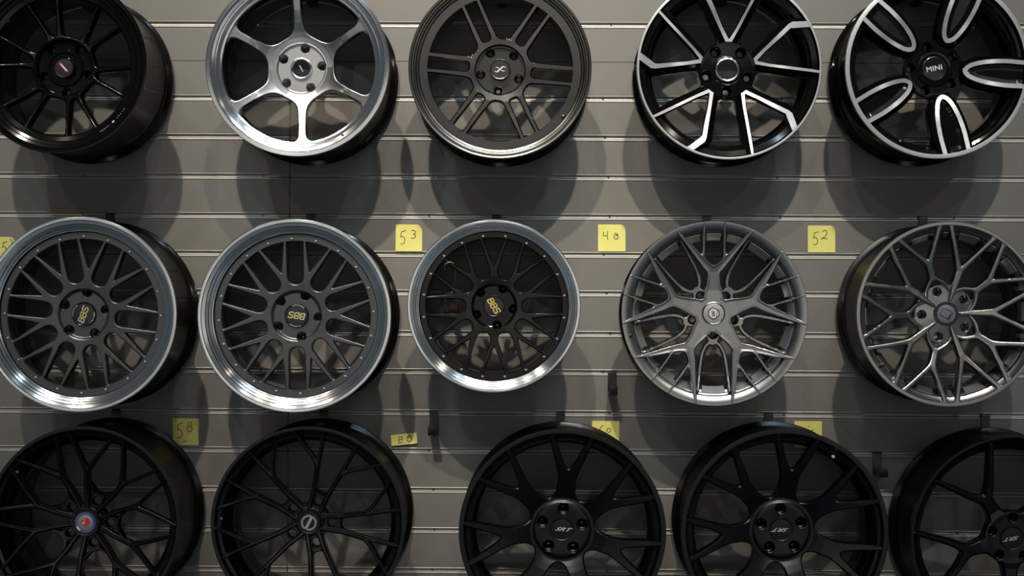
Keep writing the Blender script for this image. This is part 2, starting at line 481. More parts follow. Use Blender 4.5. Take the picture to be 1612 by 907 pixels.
def copies(name, me, t, n, off, mats=None):
    return [link(name, me, t, (0, 0, 0), (0, -R_(off + 360 / n * k), 0)) for k in range(n)]
def valve(t, R, r, ang, h, m='chrome', s=1.0):
    x, z = pol(r * R, ang)
    V = disc_cap('valve_stem', [(0.0045*s, -0.004), (0.0045*s, 0.004), (0.0036*s, 0.006), (0.0022*s, 0.0066)], m, 16)
    return link('valve_stem', V, t, (x, -h, z))

def pockets(t, R, n, off, r0, r1, span, h, m, name='rim_pad', gap=0):
    """raised blocks on the inside of the rim between the spoke ends"""
    V = []; F = []; k = 10
    for i in range(k + 1):
        a = R_(-span / 2 + span * i / k); ca, sa = math.cos(a), math.sin(a)
        for r, hh in ((r1, h), (r1 - 0.004, h), (r0, h - 0.016), (r0, h - 0.045), (r1, h - 0.045)): V.append((r*R*ca, -hh, r*R*sa))
    for i in range(k):
        for q in range(4): F.append((i*5+q, (i+1)*5+q, (i+1)*5+q+1, i*5+q+1))
    F += [(0, 1, 2, 3, 4), tuple(k*5+q for q in (4, 3, 2, 1, 0))]
    me = mesh_from(name, V, F, [m], angle=30)
    for o in off:
        for q in range(n): link(name, me, t, (0, 0, 0), (0, -R_(o + 360 / n * q), 0))

def wheel(cx, cy, rpx, wd, label, tilt=(0, 0)):
    c, R = seat_loc(cx, cy, rpx, wd)
    t = empty('alloy_wheel', c, (tilt[0], 0, tilt[1])); tag(t, label, 'wheel', GROUP)
    return t, R

def lip_rim(t, R, wd, lip, lip_mat, r_open, h_open, bar_in='barrel_black', bar_out='barrel_black', mi=None, mats=None):
    P = [(R, -0.006), (R, -0.002), (R - 0.0015, -0.0003), (R - 0.004, 0.0)] + [(a if a < 0 else a, b) for a, b in []]
    P += [(R * a, b) for a, b in lip]
    link('lip', lathe('lip', P, mats or [lip_mat], 192, mi, angle=7), t)
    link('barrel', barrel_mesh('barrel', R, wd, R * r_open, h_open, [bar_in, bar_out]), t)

HOOKS = []
# ---------- 1 : gloss black twelve-spoke
def build_twelve(t, R, wd):
    off = 47
    lip_rim(t, R, wd, [(0.955, -0.001), (0.945, -0.004), (0.935, -0.008), (0.905, -0.011), (0.895, -0.016), (0.865, -0.019), (0.85, -0.022), (0.80, -0.025), (0.785, -0.03)], 'gloss_black', 0.785, -0.03)
    s1 = [(0.30, 8, .05), (0.42, 9.5, .032), (0.6, 11.2, .026), (0.80, 12.6, .024)]
    f = make_field([s1, mirror(s1)], 6, 0.055, hub=0.36, ring=0.782, kring=0.03)
    h = lambda r, X, Y, d, m: soft(r, .34, -0.045, .79, -0.028, 1.3)
    me = sector('spoke', R, 6, .335, .80, f, [(0, .007), (.006, .0035), (.014, .001), (.022, 0)], h, 0.022, ['gloss_black'])
    copies('spoke', me, t, 6, off)
    ph = [(.08, -.060), (.17, -.060), (.18, -.056), (.20, -.056), (.215, -.062), (.30, -.062), (.315, -.050), (.33, -.0465), (.345, -.048)]
    link('hub', hub_mesh('hub', R, .08, .34, .265, .047, 56, ph, ['gloss_black'], deep=0.02, seat=0.62), t)
    c = cap_common(t, R, .115, -0.048, 'cap_matte', 0.001, ring=(.93, 1.04), ringm='gloss_black')
    V, F = ribbon([(-.0165, 0), (.0165, 0)], .0052, 0, .0006)
    b = link('badge_strip', mesh_from('badge_strip', V, F, ['pink_ink'], smooth=False), c, (0, 0.0472, 0), (0, R_(47), 0))
    V, F = merge([ribbon([(-.0165, 0.0), (-.0125, 0)], .0054, -.0003), ribbon([(.0125, 0), (.0165, 0)], .0054, -.0003)])
    c2 = link('badge_end', mesh_from('badge_end', V, F, ['red_ink'], smooth=False), c, (0, 0.0472, 0), (0, R_(47), 0))
    parts = [ribbon([(-.010 + i*.0045, -.0014), (-.0088 + i*.0045, .0014)], .0013, -.0003) for i in range(5)]
    V, F = merge(parts); link('small_lettering', mesh_from('small_lettering', V, F, ['white_ink'], smooth=False), c, (0, 0.0470, 0), (0, R_(47), 0))
    ticks(t, .875 * R, -.0172, -58, -50, 6, 'grey_ink', .0016); ticks(t, .875 * R, -.0172, -46.5, -45.5, 2, 'white_ink', .0024); ticks(t, .875 * R, -.0172, -42, -34, 5, 'grey_ink', .0015)

# ---------- 2 : polished six-spoke
def build_six(t, R, wd):
    off = 32.8
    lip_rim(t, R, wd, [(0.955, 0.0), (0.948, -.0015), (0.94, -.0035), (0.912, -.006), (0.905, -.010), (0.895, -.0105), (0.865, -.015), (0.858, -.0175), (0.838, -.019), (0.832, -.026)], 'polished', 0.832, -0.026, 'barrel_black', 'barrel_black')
    s1 = [(0.25, 0, .11), (0.36, 0, .072), (0.5, 0, .05), (0.70, 0, .046), (.85, 0, .056)]
    f = make_field([s1], 6, 0.11, hub=0.355, ring=0.832, kring=0.10, khub=.13)
    h = lambda r, X, Y, d, m: ramp(r, [(.28, -.064), (.34, -.0615), (.40, -.057), (.5, -.046), (.62, -.036), (.75, -.029), (.84, -.0255)])
    me = sector('spoke', R, 6, .285, .845, f, [(0, .0035), (.007, .0008), (.012, 0)], h, 0.020, ['brushed', 'gloss_black'], wallmat=1)
    copies('spoke', me, t, 6, off)
    ph = [(.08, -.072), (.255, -.072), (.262, -.0705), (.268, -.066), (.275, -.0635), (.292, -.0638)]
    link('hub', hub_mesh('hub', R, .08, .292, .228, .049, 80, ph, ['pad_silver'], deep=.02, seat=.75), t)
    c = cap_common(t, R, .112, -.066, 'cap_black', .0015, ring=(.86, 1.06), ringm='polished')
    parts = [ribbon([(-.0085 + k*.0026, -.0022 + .0006*(k % 2)), (-.0078 + k*.0026, .0022 - .0005*(k % 3))], .0013, 0, .0005) for k in range(7)] + [ribbon([(-.0092, 0), (.0092, .0004)], .0007, 0, .0005)]
    V, F = merge(parts); link('small_lettering', mesh_from('small_lettering', V, F, ['silver_ink'], smooth=False), c, (0, .0652, 0), (0, R_(60), 0))
    valve(t, R, .905, -57, -.010, 'screw_steel', .8)

# ---------- 3 : gunmetal twin six-spoke
def build_twin_six(t, R, wd):
    off = 54.5
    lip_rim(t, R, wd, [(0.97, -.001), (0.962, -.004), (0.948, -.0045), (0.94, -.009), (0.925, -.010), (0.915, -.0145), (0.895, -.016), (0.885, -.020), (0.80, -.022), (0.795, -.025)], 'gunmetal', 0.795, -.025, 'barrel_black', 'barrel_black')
    s1 = [(0.34, 14.6, .032), (.40, 12.5, .034), (.50, 9.9, .032), (.60, 8.3, .029), (.80, 6.4, .026)]
    f = make_field([s1, mirror(s1)], 6, .03, hub=.345, ring=.797, kring=.028, khub=.06)
    h = lambda r, X, Y, d, m: ramp(r, [(.28, -.036), (.36, -.033), (.5, -.030), (.65, -.026), (.80, -.0225)])
    me = sector('spoke', R, 6, .283, .812, f, [(0, .0045), (.006, .0016), (.012, 0)], h, .022, ['gunmetal'])
    copies('spoke', me, t, 6, off)
    ph = [(.08, -.052), (.245, -.052), (.25, -.046), (.262, -.046), (.268, -.052), (.272, -.052), (.277, -.0385), (.283, -.0362), (.29, -.0366)]
    link('hub', hub_mesh('hub', R, .08, .29, .222, .046, 48, ph, ['gunmetal'], deep=.02, seat=.55), t)
    c = cap_common(t, R, .112, -.026, 'gunmetal', .0002)
    parts = []
    for sx in (-1, 1):
        pts = [(sx*.0085 + .0062*math.cos(a), .0012*sx + .0062*math.sin(a)) for a in [q*2*PI/14 + (0.4 if sx > 0 else 3.5) for q in range(12)]]
        parts.append(ribbon(pts, .0018, -.0009, .0016))
    parts.append(ribbon([(-.0085, -.0070), (-.002, -.0014), (.003, .003), (.0085, .0070)], .0032, -.0011, .0018))
    V, F = merge(parts); link('emblem', mesh_from('emblem', V, F, ['silver_ink'], smooth=False), c, (0, .0266, 0))
    valve(t, R, .865, -37, -.019, 'screw_steel', .9)
    ticks(t, .345 * R, -.0325, 70, 78, 3, 'silver_ink', .0018); ticks(t, .345 * R, -.0325, 152, 157, 2, 'silver_ink', .0016)

# ---------- 4 : black five V-spoke with machined face
def face_rim(t, R, wd, prof, mats, mi, r_in, h_in, bi, bo, nm='rim_ring'):
    P = [(R, -0.006), (R, -0.002), (R - 0.0012, -0.0003)] + [(R * a, b) for a, b in prof]
    link(nm, lathe(nm, P, mats, 160, mi), t)
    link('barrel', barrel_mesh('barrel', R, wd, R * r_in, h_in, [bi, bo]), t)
def build_vee(t, R, wd):
    off = 16.5
    prof = [(.990, 0), (.972, -.0002), (.968, -.003), (.955, -.012), (.90, -.016), (.885, -.026), (.86, -.030)]
    face_rim(t, R, wd, prof, ['machined', 'gloss_black'], [0, 0, 0, 0, 1, 1, 1, 1, 1], .86, -.030, 'gloss_black', 'gloss_black')
    legA = [(.29, -1, .020), (.45, -11.5, .015), (.99, -19.3, .015)]
    legB = [(.29, 1, .022), (.45, 11.5, .018), (.80, 18.2, .026), (.83, 17.5, .034), (.99, 11.5, .036)]
    ridge = make_field([legA, legB], 5, .012, straight=True)
    bodyA = [(.25, -4, .07), (.45, -14, .058), (1.0, -21.6, .055)]
    bodyB = [(.25, 4, .07), (.45, 14.5, .058), (.80, 20.6, .062), (1.0, 13.5, .07)]
    f0 = make_field([bodyA, bodyB], 5, .05, hub=.315, ring=.968, kring=.01, straight=True)
    # the opening between the two legs of a V
    def f(X, Y):
        d = f0(X, Y); r = ridge(X, Y)
        th = np.degrees(np.arctan2(Y, X)); rr = np.hypot(X, Y)
        lo = np.interp(rr, [.29, .45, .99], [-1, -11.5, -19.3]); hi = np.interp(rr, [.29, .45, .80, .83, .99], [1, 11.5, 18.2, 17.5, 11.5])
        inside = (th > lo) & (th < hi) & (rr > .31) & (rr < .975)
        return np.where(inside, np.minimum(d, r + .010), d)
    def h(r, X, Y, d, m):
        zf = ramp(r, [(.28, -.030), (.4, -.026), (.7, -.012), (.95, -.0015), (1, -.0005)])
        return zf - np.clip(-m - .0, 0, .06) * .24 - np.where(m < -.0005, .0008, 0)
    mf = lambda v, c: np.where((v > 0), 0, 1)
    me = sector('spoke', R, 5, .30, .976, f, [(0, .002), (.008, 0)], h, .026, ['machined', 'gloss_black'], (ridge, [0.0, -.006], mf), 1, res=.008, angle=28)
    copies('spoke', me, t, 5, off)
    ph = [(.08, -.046), (.14, -.046), (.16, -.043), (.27, -.042), (.30, -.041), (.312, -.044)]
    link('hub', hub_mesh('hub', R, .08, .312, .235, .050, 52, ph, ['gloss_black'], deep=.03, seat=.65), t)
    for k in range(5):
        x, z = pol(.235 * R, 52 + 72 * k)
        link('lug_collar', lathe('lug_collar', [(.066*R, -.012), (.064*R, .001), (.060*R, .003), (.054*R, .002), (.050*R, -.003)], ['gloss_black'], 32), t, (x, .0425, z))
    c = cap_common(t, R, .125, -.040, 'cap_black', .0015, ring=(.88, 1.03), ringm='polished')

# ---------- 5 : black five-petal with machined outlines
def build_petal(t, R, wd):
    off = -5
    prof = [(.990, 0), (.950, -.0002), (.946, -.003), (.93, -.014), (.90, -.017), (.885, -.026), (.86, -.030)]
    face_rim(t, R, wd, prof, ['machined', 'gloss_black'], [0, 0, 0, 0, 1, 1, 1, 1, 1], .86, -.030, 'gloss_black', 'gloss_black')
    pet = [(.355, 0, .055), (.42, 0, .098), (.56, 0, .136), (.74, 0, .154), (.90, 0, .152), (1.06, 0, .15)]
    P_ = make_field([pet], 5, .01)
    def body(X, Y):
        d = P_(X, Y) + .055
        rr = np.hypot(X, Y)
        return smax(smax(d, .30 - rr, .06), rr - .955, .04)
    def h(r, X, Y, d, m):
        zf = ramp(r, [(.28, -.022), (.45, -.014), (.7, -.006), (.95, -.0006), (1, -.0002)])
        pocket = np.interp(m, [.046, .054, .10], [0, .009, .012]) * np.interp(r, [.88, .93], [1, .8])
        return zf - np.clip(-m, 0, .07) * .26 - pocket - np.where(m < -.0005, .0007, 0)
    mf = lambda v, c: np.where((v > 0) & (v < .046), 0, 1)
    me = sector('spoke', R, 5, .29, .958, body, [(0, .004), (.006, .0015), (.014, 0)], h, .026, ['machined', 'gloss_black'], (P_, [0.0, .046, .054, -.006], mf), 1, res=.008, angle=28)
    copies('spoke', me, t, 5, off)
    ph = [(.08, -.036), (.15, -.036), (.16, -.0335), (.185, -.033), (.20, -.036), (.27, -.036), (.31, -.037)]
    link('hub', hub_mesh('hub', R, .08, .31, .250, .050, 33, ph, ['gloss_black'], deep=.03, seat=.62), t)
    c = cap_common(t, R, .135, -.031, 'cap_black', .001, ring=(.87, .96), ringm='grey_chrome')
    flat_text(c, 'MINI', .0185, 'silver_ink', -.0312 + .0004, 11, sx=1.12, spacing=1.05, bold=.0004)
    valve(t, R, .90, -116, -.010, 'screw_steel', 1)
mat('grey_chrome', (0.25, 0.25, 0.26), 0.2, 1)

# ---------- 6, 7, 8 : cross-spoke with stepped lip and bolts
def build_cross(t, R, wd, off, lug, bolt_off, centre, cap_rot, gold, lipm, narrow=False, tk=True):
    ro = .772 if not narrow else .79
    li = .855 if not narrow else .872
    if not narrow:
        lip = [(.966, -.0005), (.958, -.0035), (.928, -.0062), (.920, -.0095), (.900, -.0120), (.893, -.0155), (.872, -.0180), (.866, -.0215), (li, -.0225), (li, -.040)]
    else:
        lip = [(.968, -.0005), (.962, -.003), (.938, -.0050), (.932, -.0078), (.908, -.0100), (.902, -.0125), (.884, -.0140), (.879, -.0165), (li, -.017), (li, -.034)]
    lip_rim(t, R, wd, lip, lipm, ro, -.046)
    hd = -.034 if not narrow else -.022
    s1 = [(.27, 0, .052), (.37, .6, .040), (.42, 2.0, .034), (.80, 10.7, .0145)]
    f = make_field([s1, mirror(s1)], 10, .014, hub=.325, ring=ro, kring=.02, khub=.065, straight=True)
    h = lambda r, X, Y, d, m: ramp(r, [(.26, hd - .004), (.35, hd - .002), (.5, hd), (.65, hd + .001), (.77, hd + .0015), (.8, hd + .0015)])
    me = sector('spoke', R, 10, .268, ro + .012, f, [(0, .0036), (.0045, .0010), (.009, .0002), (.012, 0)], h, .022, [centre], res=.0075)
    copies('spoke', me, t, 10, off)
    link('disc_flange', lathe('disc_flange', [((ro + .002) * R, hd - .03), ((ro + .002) * R, hd), ((ro + .008) * R, hd + .0018), ((li - .012) * R, hd + .0018), ((li - .006) * R, hd + .0005), (li * R, hd - .002), (li * R, hd - .006)], [centre], 160), t)
    ph = [(.08, hd - .013), (.235, hd - .013), (.245, hd - .012), (.252, hd - .008), (.262, hd - .006), (.275, hd - .0045)]
    link('hub', hub_mesh('hub', R, .08, .275, .226, .049, lug, ph, [centre], deep=.028, seat=.28), t)
    bm_ = disc_cap('bolt', [(.0038, -.001), (.0038, .0022), (.0030, .0032), (.0019, .0034), (.0015, .0018)], 'chrome', 12)
    br = (ro + li) / 2 - .008
    for k in range(20):
        x, z = pol(br * R, bolt_off + 18 * k); link('bolt', bm_, t, (x, -(hd + .002), z))
    c = cap_common(t, R, .127, hd - .006, 'cap_black', .001)
    hh = hd - .0062
    B1 = [(0, 0), (0, 1), (.62, 1), (.76, .86), (.76, .68), (.60, .53), (0, .53)]; B2 = [(.60, .53), (.82, .38), (.82, .14), (.66, 0), (-.06, 0)]
    S1 = [(.80, .80), (.80, 1), (.12, 1), (0, .88), (0, .64), (.12, .53), (.68, .47), (.80, .36), (.80, .12), (.68, 0), (0, 0), (0, .2)]
    for i, L in enumerate(([B1, B2], [B1, B2], [S1])):
        parts = [ribbon([((-1.58 + i * 1.14 + x + (y - .5) * .18) * .0132, (y - .5) * .0148) for x, y in pl], .0032, -.0010 - .0003 * q, .0016) for q, pl in enumerate(L)]
        V, F = merge(parts); link('lettering', mesh_from('lettering', V, F, [gold], smooth=False), c, (0, -hh, 0), (0, -R_(cap_rot), 0))
    if tk:
        ticks(c, .112 * R, hh + .0002, cap_rot + 60, cap_rot + 118, 7); ticks(c, .112 * R, hh + .0002, cap_rot - 125, cap_rot - 60, 8)
    return hd

# ---------- 9 : silver five Y with arches
def build_arch(t, R, wd):
    off = 18
    prof = [(.992, -.0002), (.905, -.0060), (.895, -.008), (.885, -.018), (.872, -.020), (.865, -.032), (.84, -.036)]
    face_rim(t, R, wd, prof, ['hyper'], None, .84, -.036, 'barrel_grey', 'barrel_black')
    arm = [(.20, 0, .095), (.34, 0, .066), (.45, 1.5, .056), (.55, 10.5, .044), (.75, 19.0, .032), (.985, 24.6, .014)]
    sec = [(.60, 12, .018), (.66, 9.5, .016), (.96, 6.6, .014), (.985, 6.5, .010)]
    f = make_field([arm, mirror(arm), sec, mirror(sec)], 5, .035, hub=.20)
    h = lambda r, X, Y, d, m: ramp(r, [(.1, -.026), (.25, -.025), (.45, -.020), (.7, -.010), (.9, -.0015), (.985, .0012), (1, .001)])
    me = sector('spoke', R, 5, .10, .99, f, [(0, .0045), (.005, .0014), (.009, .0002), (.012, 0), (.034, .0010)], h, lambda r: np.interp(r, [.85, .9, 1], [.026, .010, .004]), ['hyper'], res=.0072)
    copies('spoke', me, t, 5, off)
    ar = [(.315, 0, .020), (.325, 7, .020), (.37, 12.8, .021), (.47, 15.0, .021), (.65, 13.2, .020), (.86, 11.4, .016)]
    boss = [(.20, 0, .055), (.235, 0, .072), (.25, 0, .072)]
    leg = [(.26, 0, .06), (.315, 0, .022)]
    f2 = make_field([ar, mirror(ar), boss, leg], 5, .03, hub=.21)
    hole = pol(.229, 0)
    def f2h(X, Y): return np.minimum(f2(X, Y), np.hypot(X - hole[0], Y - hole[1]) - .048)
    h2 = lambda r, X, Y, d, m: ramp(r, [(.1, -.038), (.30, -.034), (.45, -.030), (.7, -.018), (.88, -.006)])
    me = sector('lower_spoke', R, 5, .10, .90, f2h, [(0, .004), (.006, .0012), (.011, 0)], h2, .026, ['hyper'], res=.0085)
    copies('lower_spoke', me, t, 5, off + 36)
    pockets(t, R, 5, [18], .795, .868, 10.5, -.022, 'pad_silver'); pockets(t, R, 5, [33.8, 2.2], .795, .868, 11.5, -.022, 'pad_silver'); pockets(t, R, 5, [54], .795, .868, 17, -.022, 'pad_silver')
    for k in range(5):
        x, z = pol(.229 * R, off + 36 + 72 * k)
        link('lug_seat', lathe('lug_seat', [(.048*R, 0), (.036*R, -.006), (.030*R, -.014)], ['screw_steel'], 24), t, (x, .050, z))
    c = cap_common(t, R, .116, -.020, 'hyper', .0002, ring=(.96, 1.07), ringm='hyper_dark')
    V = []; F = []
    pts = [pol(.0105, a) for a in (100, 150, 200, 250, 285, 340, 30)]
    link('emblem_disc', disc_cap('emblem_disc', [(.0265, .0), (.0265, .0008), (.0260, .001)], 'badge_grey', 40), c, (0, .0208, 0))
    k = len(pts)
    V = [(p[0]*1.6, 0, p[1]*1.6) for p in pts] + [(p[0]*1.6, .0008, p[1]*1.6) for p in pts]
    F = [tuple(range(k))] + [(i, i + k, (i+1) % k + k, (i+1) % k) for i in range(k)]
    link('emblem_shield', mesh_from('emblem_shield', V, F, ['cap_black'], smooth=False), c, (0, .0192, 0))
    V = [(p[0]*1.32, 0, p[1]*1.32) for p in pts] + [(p[0]*1.32, .0008, p[1]*1.32) for p in pts]
    link('emblem_shield', mesh_from('emblem_face', V, F, ['silver_ink'], smooth=False), c, (0, .0188, 0))
    me = text_mesh('lettering', 'E', .0165, 'cap_black', extrude=.0004, bold=.0004)
    link('lettering', me, c, (-.0012, .0184, 0), (0, -R_(190), 0))
    V, F = ribbon([(.0066, -.0112), (.0112, .0098)], .0014, 0, .0004); link('lettering', mesh_from('lettering', V, F, ['cap_black'], smooth=False), c, (0, .0184, 0))
    ticks(c, .0215, -.0195, 0, 350, 24, 'cap_matte', .0010)
    valve(t, R, .93, 195.5, -.006, 'cap_black', 1)

# ---------- 10 : dark silver ten-Y
def build_ten_y(t, R, wd):
    off = 2.0
    prof = [(.992, -.0002), (.962, -.0005), (.955, -.002), (.935, -.008), (.90, -.012), (.89, -.022), (.87, -.026), (.85, -.034)]
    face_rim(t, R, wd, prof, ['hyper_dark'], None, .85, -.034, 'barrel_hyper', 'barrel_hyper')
    A = [(.155, 0, .012), (.30, 0, .027), (.44, 0, .036), (.49, 1.2, .033), (.70, 9.5, .026), (.93, 14.3, .030), (.97, 14.6, .04)]
    f = make_field([A, mirror(A)], 5, .022, ring=.962, kring=.05)
    h = lambda r, X, Y, d, m: ramp(r, [(.1, -.028), (.25, -.024), (.48, -.018), (.7, -.009), (.9, -.003), (.97, -.0012)])
    pr = [(0, .0050), (.005, .0018), (.010, .0006), (.022, 0)]
    me = sector('spoke', R, 5, .14, .966, f, pr, h, lambda r: np.interp(r, [.86, .93], [.022, .008]), ['hyper_dark'], res=.0085)
    copies('spoke', me, t, 5, off)
    B = [(.41, 0, .032), (.57, 1.2, .033), (.72, 7.8, .026), (.93, 13.6, .030), (.97, 14.0, .04)]
    foot = [(.26, 31, .020), (.335, 17, .022), (.42, 0, .024)]
    f2 = make_field([B, mirror(B), foot, mirror(foot)], 5, .022, ring=.962, kring=.05)
    h2 = lambda r, X, Y, d, m: ramp(r, [(.1, -.040), (.30, -.034), (.45, -.026), (.6, -.017), (.75, -.010), (.9, -.004), (.97, -.0014)])
    me = sector('spoke', R, 5, .24, .966, f2, pr, h2, lambda r: np.interp(r, [.86, .93], [.022, .008]), ['hyper_dark'], res=.0085)
    copies('spoke', me, t, 5, off + 36)
    ph = [(.08, -.036), (.14, -.036), (.20, -.0385), (.32, -.043), (.345, -.050)]
    link('hub', hub_mesh('hub', R, .08, .335, .255, .047, 38, ph, ['hyper'], deep=.03, seat=.62), t)
    pockets(t, R, 5, [2], .82, .885, 14, -.020, 'pad_silver'); pockets(t, R, 5, [38], .82, .885, 12, -.020, 'pad_silver'); pockets(t, R, 5, [19.5, 56], .83, .885, 3.2, -.016, 'pad_silver')
    c = cap_common(t, R, .135, -.030, 'hyper', .0002)
    link('emblem_ring', lathe('emblem_ring', [(.031*1.02, 0), (.031, .0008), (.0245, .0008), (.0240, 0)], ['cap_black'], 48), c, (0, .0302, 0))
    ticks(c, .0277, -.0311, -150, 120, 26, 'white_ink', .0015)
    link('emblem_disc', disc_cap('emblem_disc', [(.024, 0), (.024, .0008), (.0236, .001)], 'lilac_ink', 40), c, (0, .0302, 0))
    q = [(-.018, -.002), (-.008, .016), (.018, .003), (.008, -.016)]
    V, F = merge([ribbon(q + [q[0]], .0022, 0, .0004), ribbon([(.0125, .001), (.004, -.0135)], .0035, -.0002, .0004)]); link('emblem', mesh_from('emblem', V, F, ['cap_matte'], smooth=False), c, (0, .0290, 0))
    valve(t, R, .89, 218, -.012, 'screw_steel', 1.1)

# ---------- 11 : satin black, bent Y pairs, coloured crest
def ledge(w=.013): return [(0, .0065), (.004, .0052), (.0045 + w*.3, .0042), (w*.62, .0006), (w*.75, 0)]
def build_bent(t, R, wd, off, p, hubh, lugrot, m='satin_black', web=None):
    prof = [(.990, -.0002), (.965, -.0008), (.955, -.004), (.94, -.013), (.91, -.016), (.895, -.026), (.87, -.034)]
    face_rim(t, R, wd, prof, [m], None, .87, -.034, m, 'satin_black_b')
    f = make_field(p, 5, .010, hub=.15, straight=True)
    h = lambda r, X, Y, d, m: ramp(r, [(.1, hubh), (.2, hubh + .002), (.4, hubh + .009), (.6, hubh + .020), (.85, -.004), (.96, .0004), (1, .0004)])
    me = sector('spoke', R, 5, .13, .978, f, [(0, .0055), (.007, .0040), (.013, .0004), (.019, 0)], h, lambda r: np.interp(r, [.87, .94], [.024, .006]), [m], res=.0055)
    copies('spoke', me, t, 5, off)
    web = web or [(.28, 0, .02), (.33, 12, .018), (.40, 20, .018)]
    boss = [(.15, 0, .07), (.25, 0, .068)]
    f2 = make_field([web, mirror(web), boss], 5, .035, hub=.2)
    hx, hy = pol(.225, 0)
    f2h = lambda X, Y: np.minimum(f2(X, Y), np.hypot(X - hx, Y - hy) - .043)
    h2 = lambda r, X, Y, d, m: ramp(r, [(.1, hubh - .012), (.3, hubh - .010), (.45, hubh - .002)])
    me = sector('lower_spoke', R, 5, .10, .46, f2h, [(0, .004), (.008, 0)], h2, .02, [m], res=.009)
    copies('lower_spoke', me, t, 5, off + lugrot)

def build_crest(t, R, wd):
    st = [(.14, 15, .026), (.35, 13.0, .026), (.53, 14.5, .026), (.70, 24.5, .020), (.97, 33.6, .016)]
    s2 = [(.53, 14.5, .026), (.62, 11, .020), (.97, 3.6, .015)]
    build_bent(t, R, wd, 32, [st, mirror(st), s2, mirror(s2)], -.036, 36)
    c = cap_common(t, R, .145, -.024, 'cap_matte', .0002)
    hh = .0243
    link('emblem_ring', lathe('emblem_ring', [(.0275, 0), (.0272, .001), (.0205, .001), (.020, 0)], ['lilac_ink'], 48), c, (0, hh, 0))
    link('emblem_ring', lathe('emblem_arc', [(.0276, 0.0), (.0272, .0013), (.0265, .0013), (.0262, 0)], ['blue_ink'], 48), c, (0, hh, 0))
    pts = [pol(.024, a) for a in range(-20, 62, 8)]; V, F = ribbon(pts, .0058, -.0016, .0008)
    link('emblem_band', mesh_from('emblem_band', V, F, ['blue_ink'], smooth=False), c, (0, hh, 0))
    pts = [pol(.024, a) for a in range(205, 236, 6)]; V, F = ribbon(pts, .0050, -.0016, .0008)
    link('emblem_band', mesh_from('emblem_band', V, F, ['white_ink'], smooth=False), c, (0, hh, 0))
    ticks(c, .0238, -hh + .0017, 70, 190, 9, 'blue_ink', .0013); ticks(c, .0238, -hh + .0017, 245, 330, 8, 'blue_ink', .0013)
    link('emblem_disc', disc_cap('emblem_disc', [(.0198, 0), (.0198, .0008), (.0194, .001)], 'grey_ink', 40), c, (0, hh, 0))
    pts = [(-.0125, .002), (-.003, .0115), (.008, .012), (.0125, .002), (.009, -.004), (-.002, -.0125), (-.007, -.006)]
    k = len(pts); V = [(a, 0, b) for a, b in pts] + [(a, .0008, b) for a, b in pts]
    link('emblem', mesh_from('emblem', V, [tuple(reversed(range(k)))] + [(i, (i+1) % k, (i+1) % k + k, i + k) for i in range(k)], ['red_ink'], smooth=False), c, (0, hh - .0016, 0))
    V, F = merge([ribbon([(-.0075, -.0035), (-.002, .0015)], .0046, 0, .0004), ribbon([(-.004, .0055), (-.001, .0085)], .0016, 0, .0004)])
    link('emblem', mesh_from('emblem_patch', V, F, ['white_ink'], smooth=False), c, (0, hh - .0020, 0))
    valve(t, R, .865, 143, -.014, 'grey_chrome', 1.0)

# ---------- 12 : satin black straight Y pairs, slashed-ring emblem
def build_slash(t, R, wd):
    st = [(.14, 26, .028), (.33, 13.5, .026), (.60, 12.5, .024), (.97, 11.2, .015)]
    s2 = [(.60, 12.5, .024), (.70, 18.5, .019), (.97, 30.6, .015)]
    build_bent(t, R, wd, 69.3, [st, mirror(st), s2, mirror(s2)], -.030, 0, web=[(.28, 0, .02), (.31, 8, .02), (.35, 12, .018)])
    c = cap_common(t, R, .118, -.018, 'cap_matte', .0002)
    hh = .0183
    link('emblem_ring', lathe('emblem_ring', [(.0205, 0), (.0202, .001), (.0160, .001), (.0157, 0)], ['grey_ink'], 48), c, (0, hh, 0))
    V, F = ribbon([pol(.0205, 243), pol(.0205, 63)], .0070, -.0014, .0012); link('emblem_band', mesh_from('emblem_band', V, F, ['cap_matte'], smooth=False), c, (0, hh, 0))
    V, F = merge([ribbon([pol(.020, 243 - q), pol(.020, 63 + q)], .0008, -.0018, .0004) for q in (-9, 9)] + [ribbon([pol(.017, 243), pol(.019, 63)], .0028, -.0018, .0004)])
    link('emblem', mesh_from('emblem', V, F, ['silver_ink'], smooth=False), c, (0, hh, 0))
    ticks(t, .165 * R, -.0285, 0, 342, 20, 'screw_steel', .0014, 'ring_mark')
    valve(t, R, .90, 177.5, -.014, 'grey_chrome', 1.0)

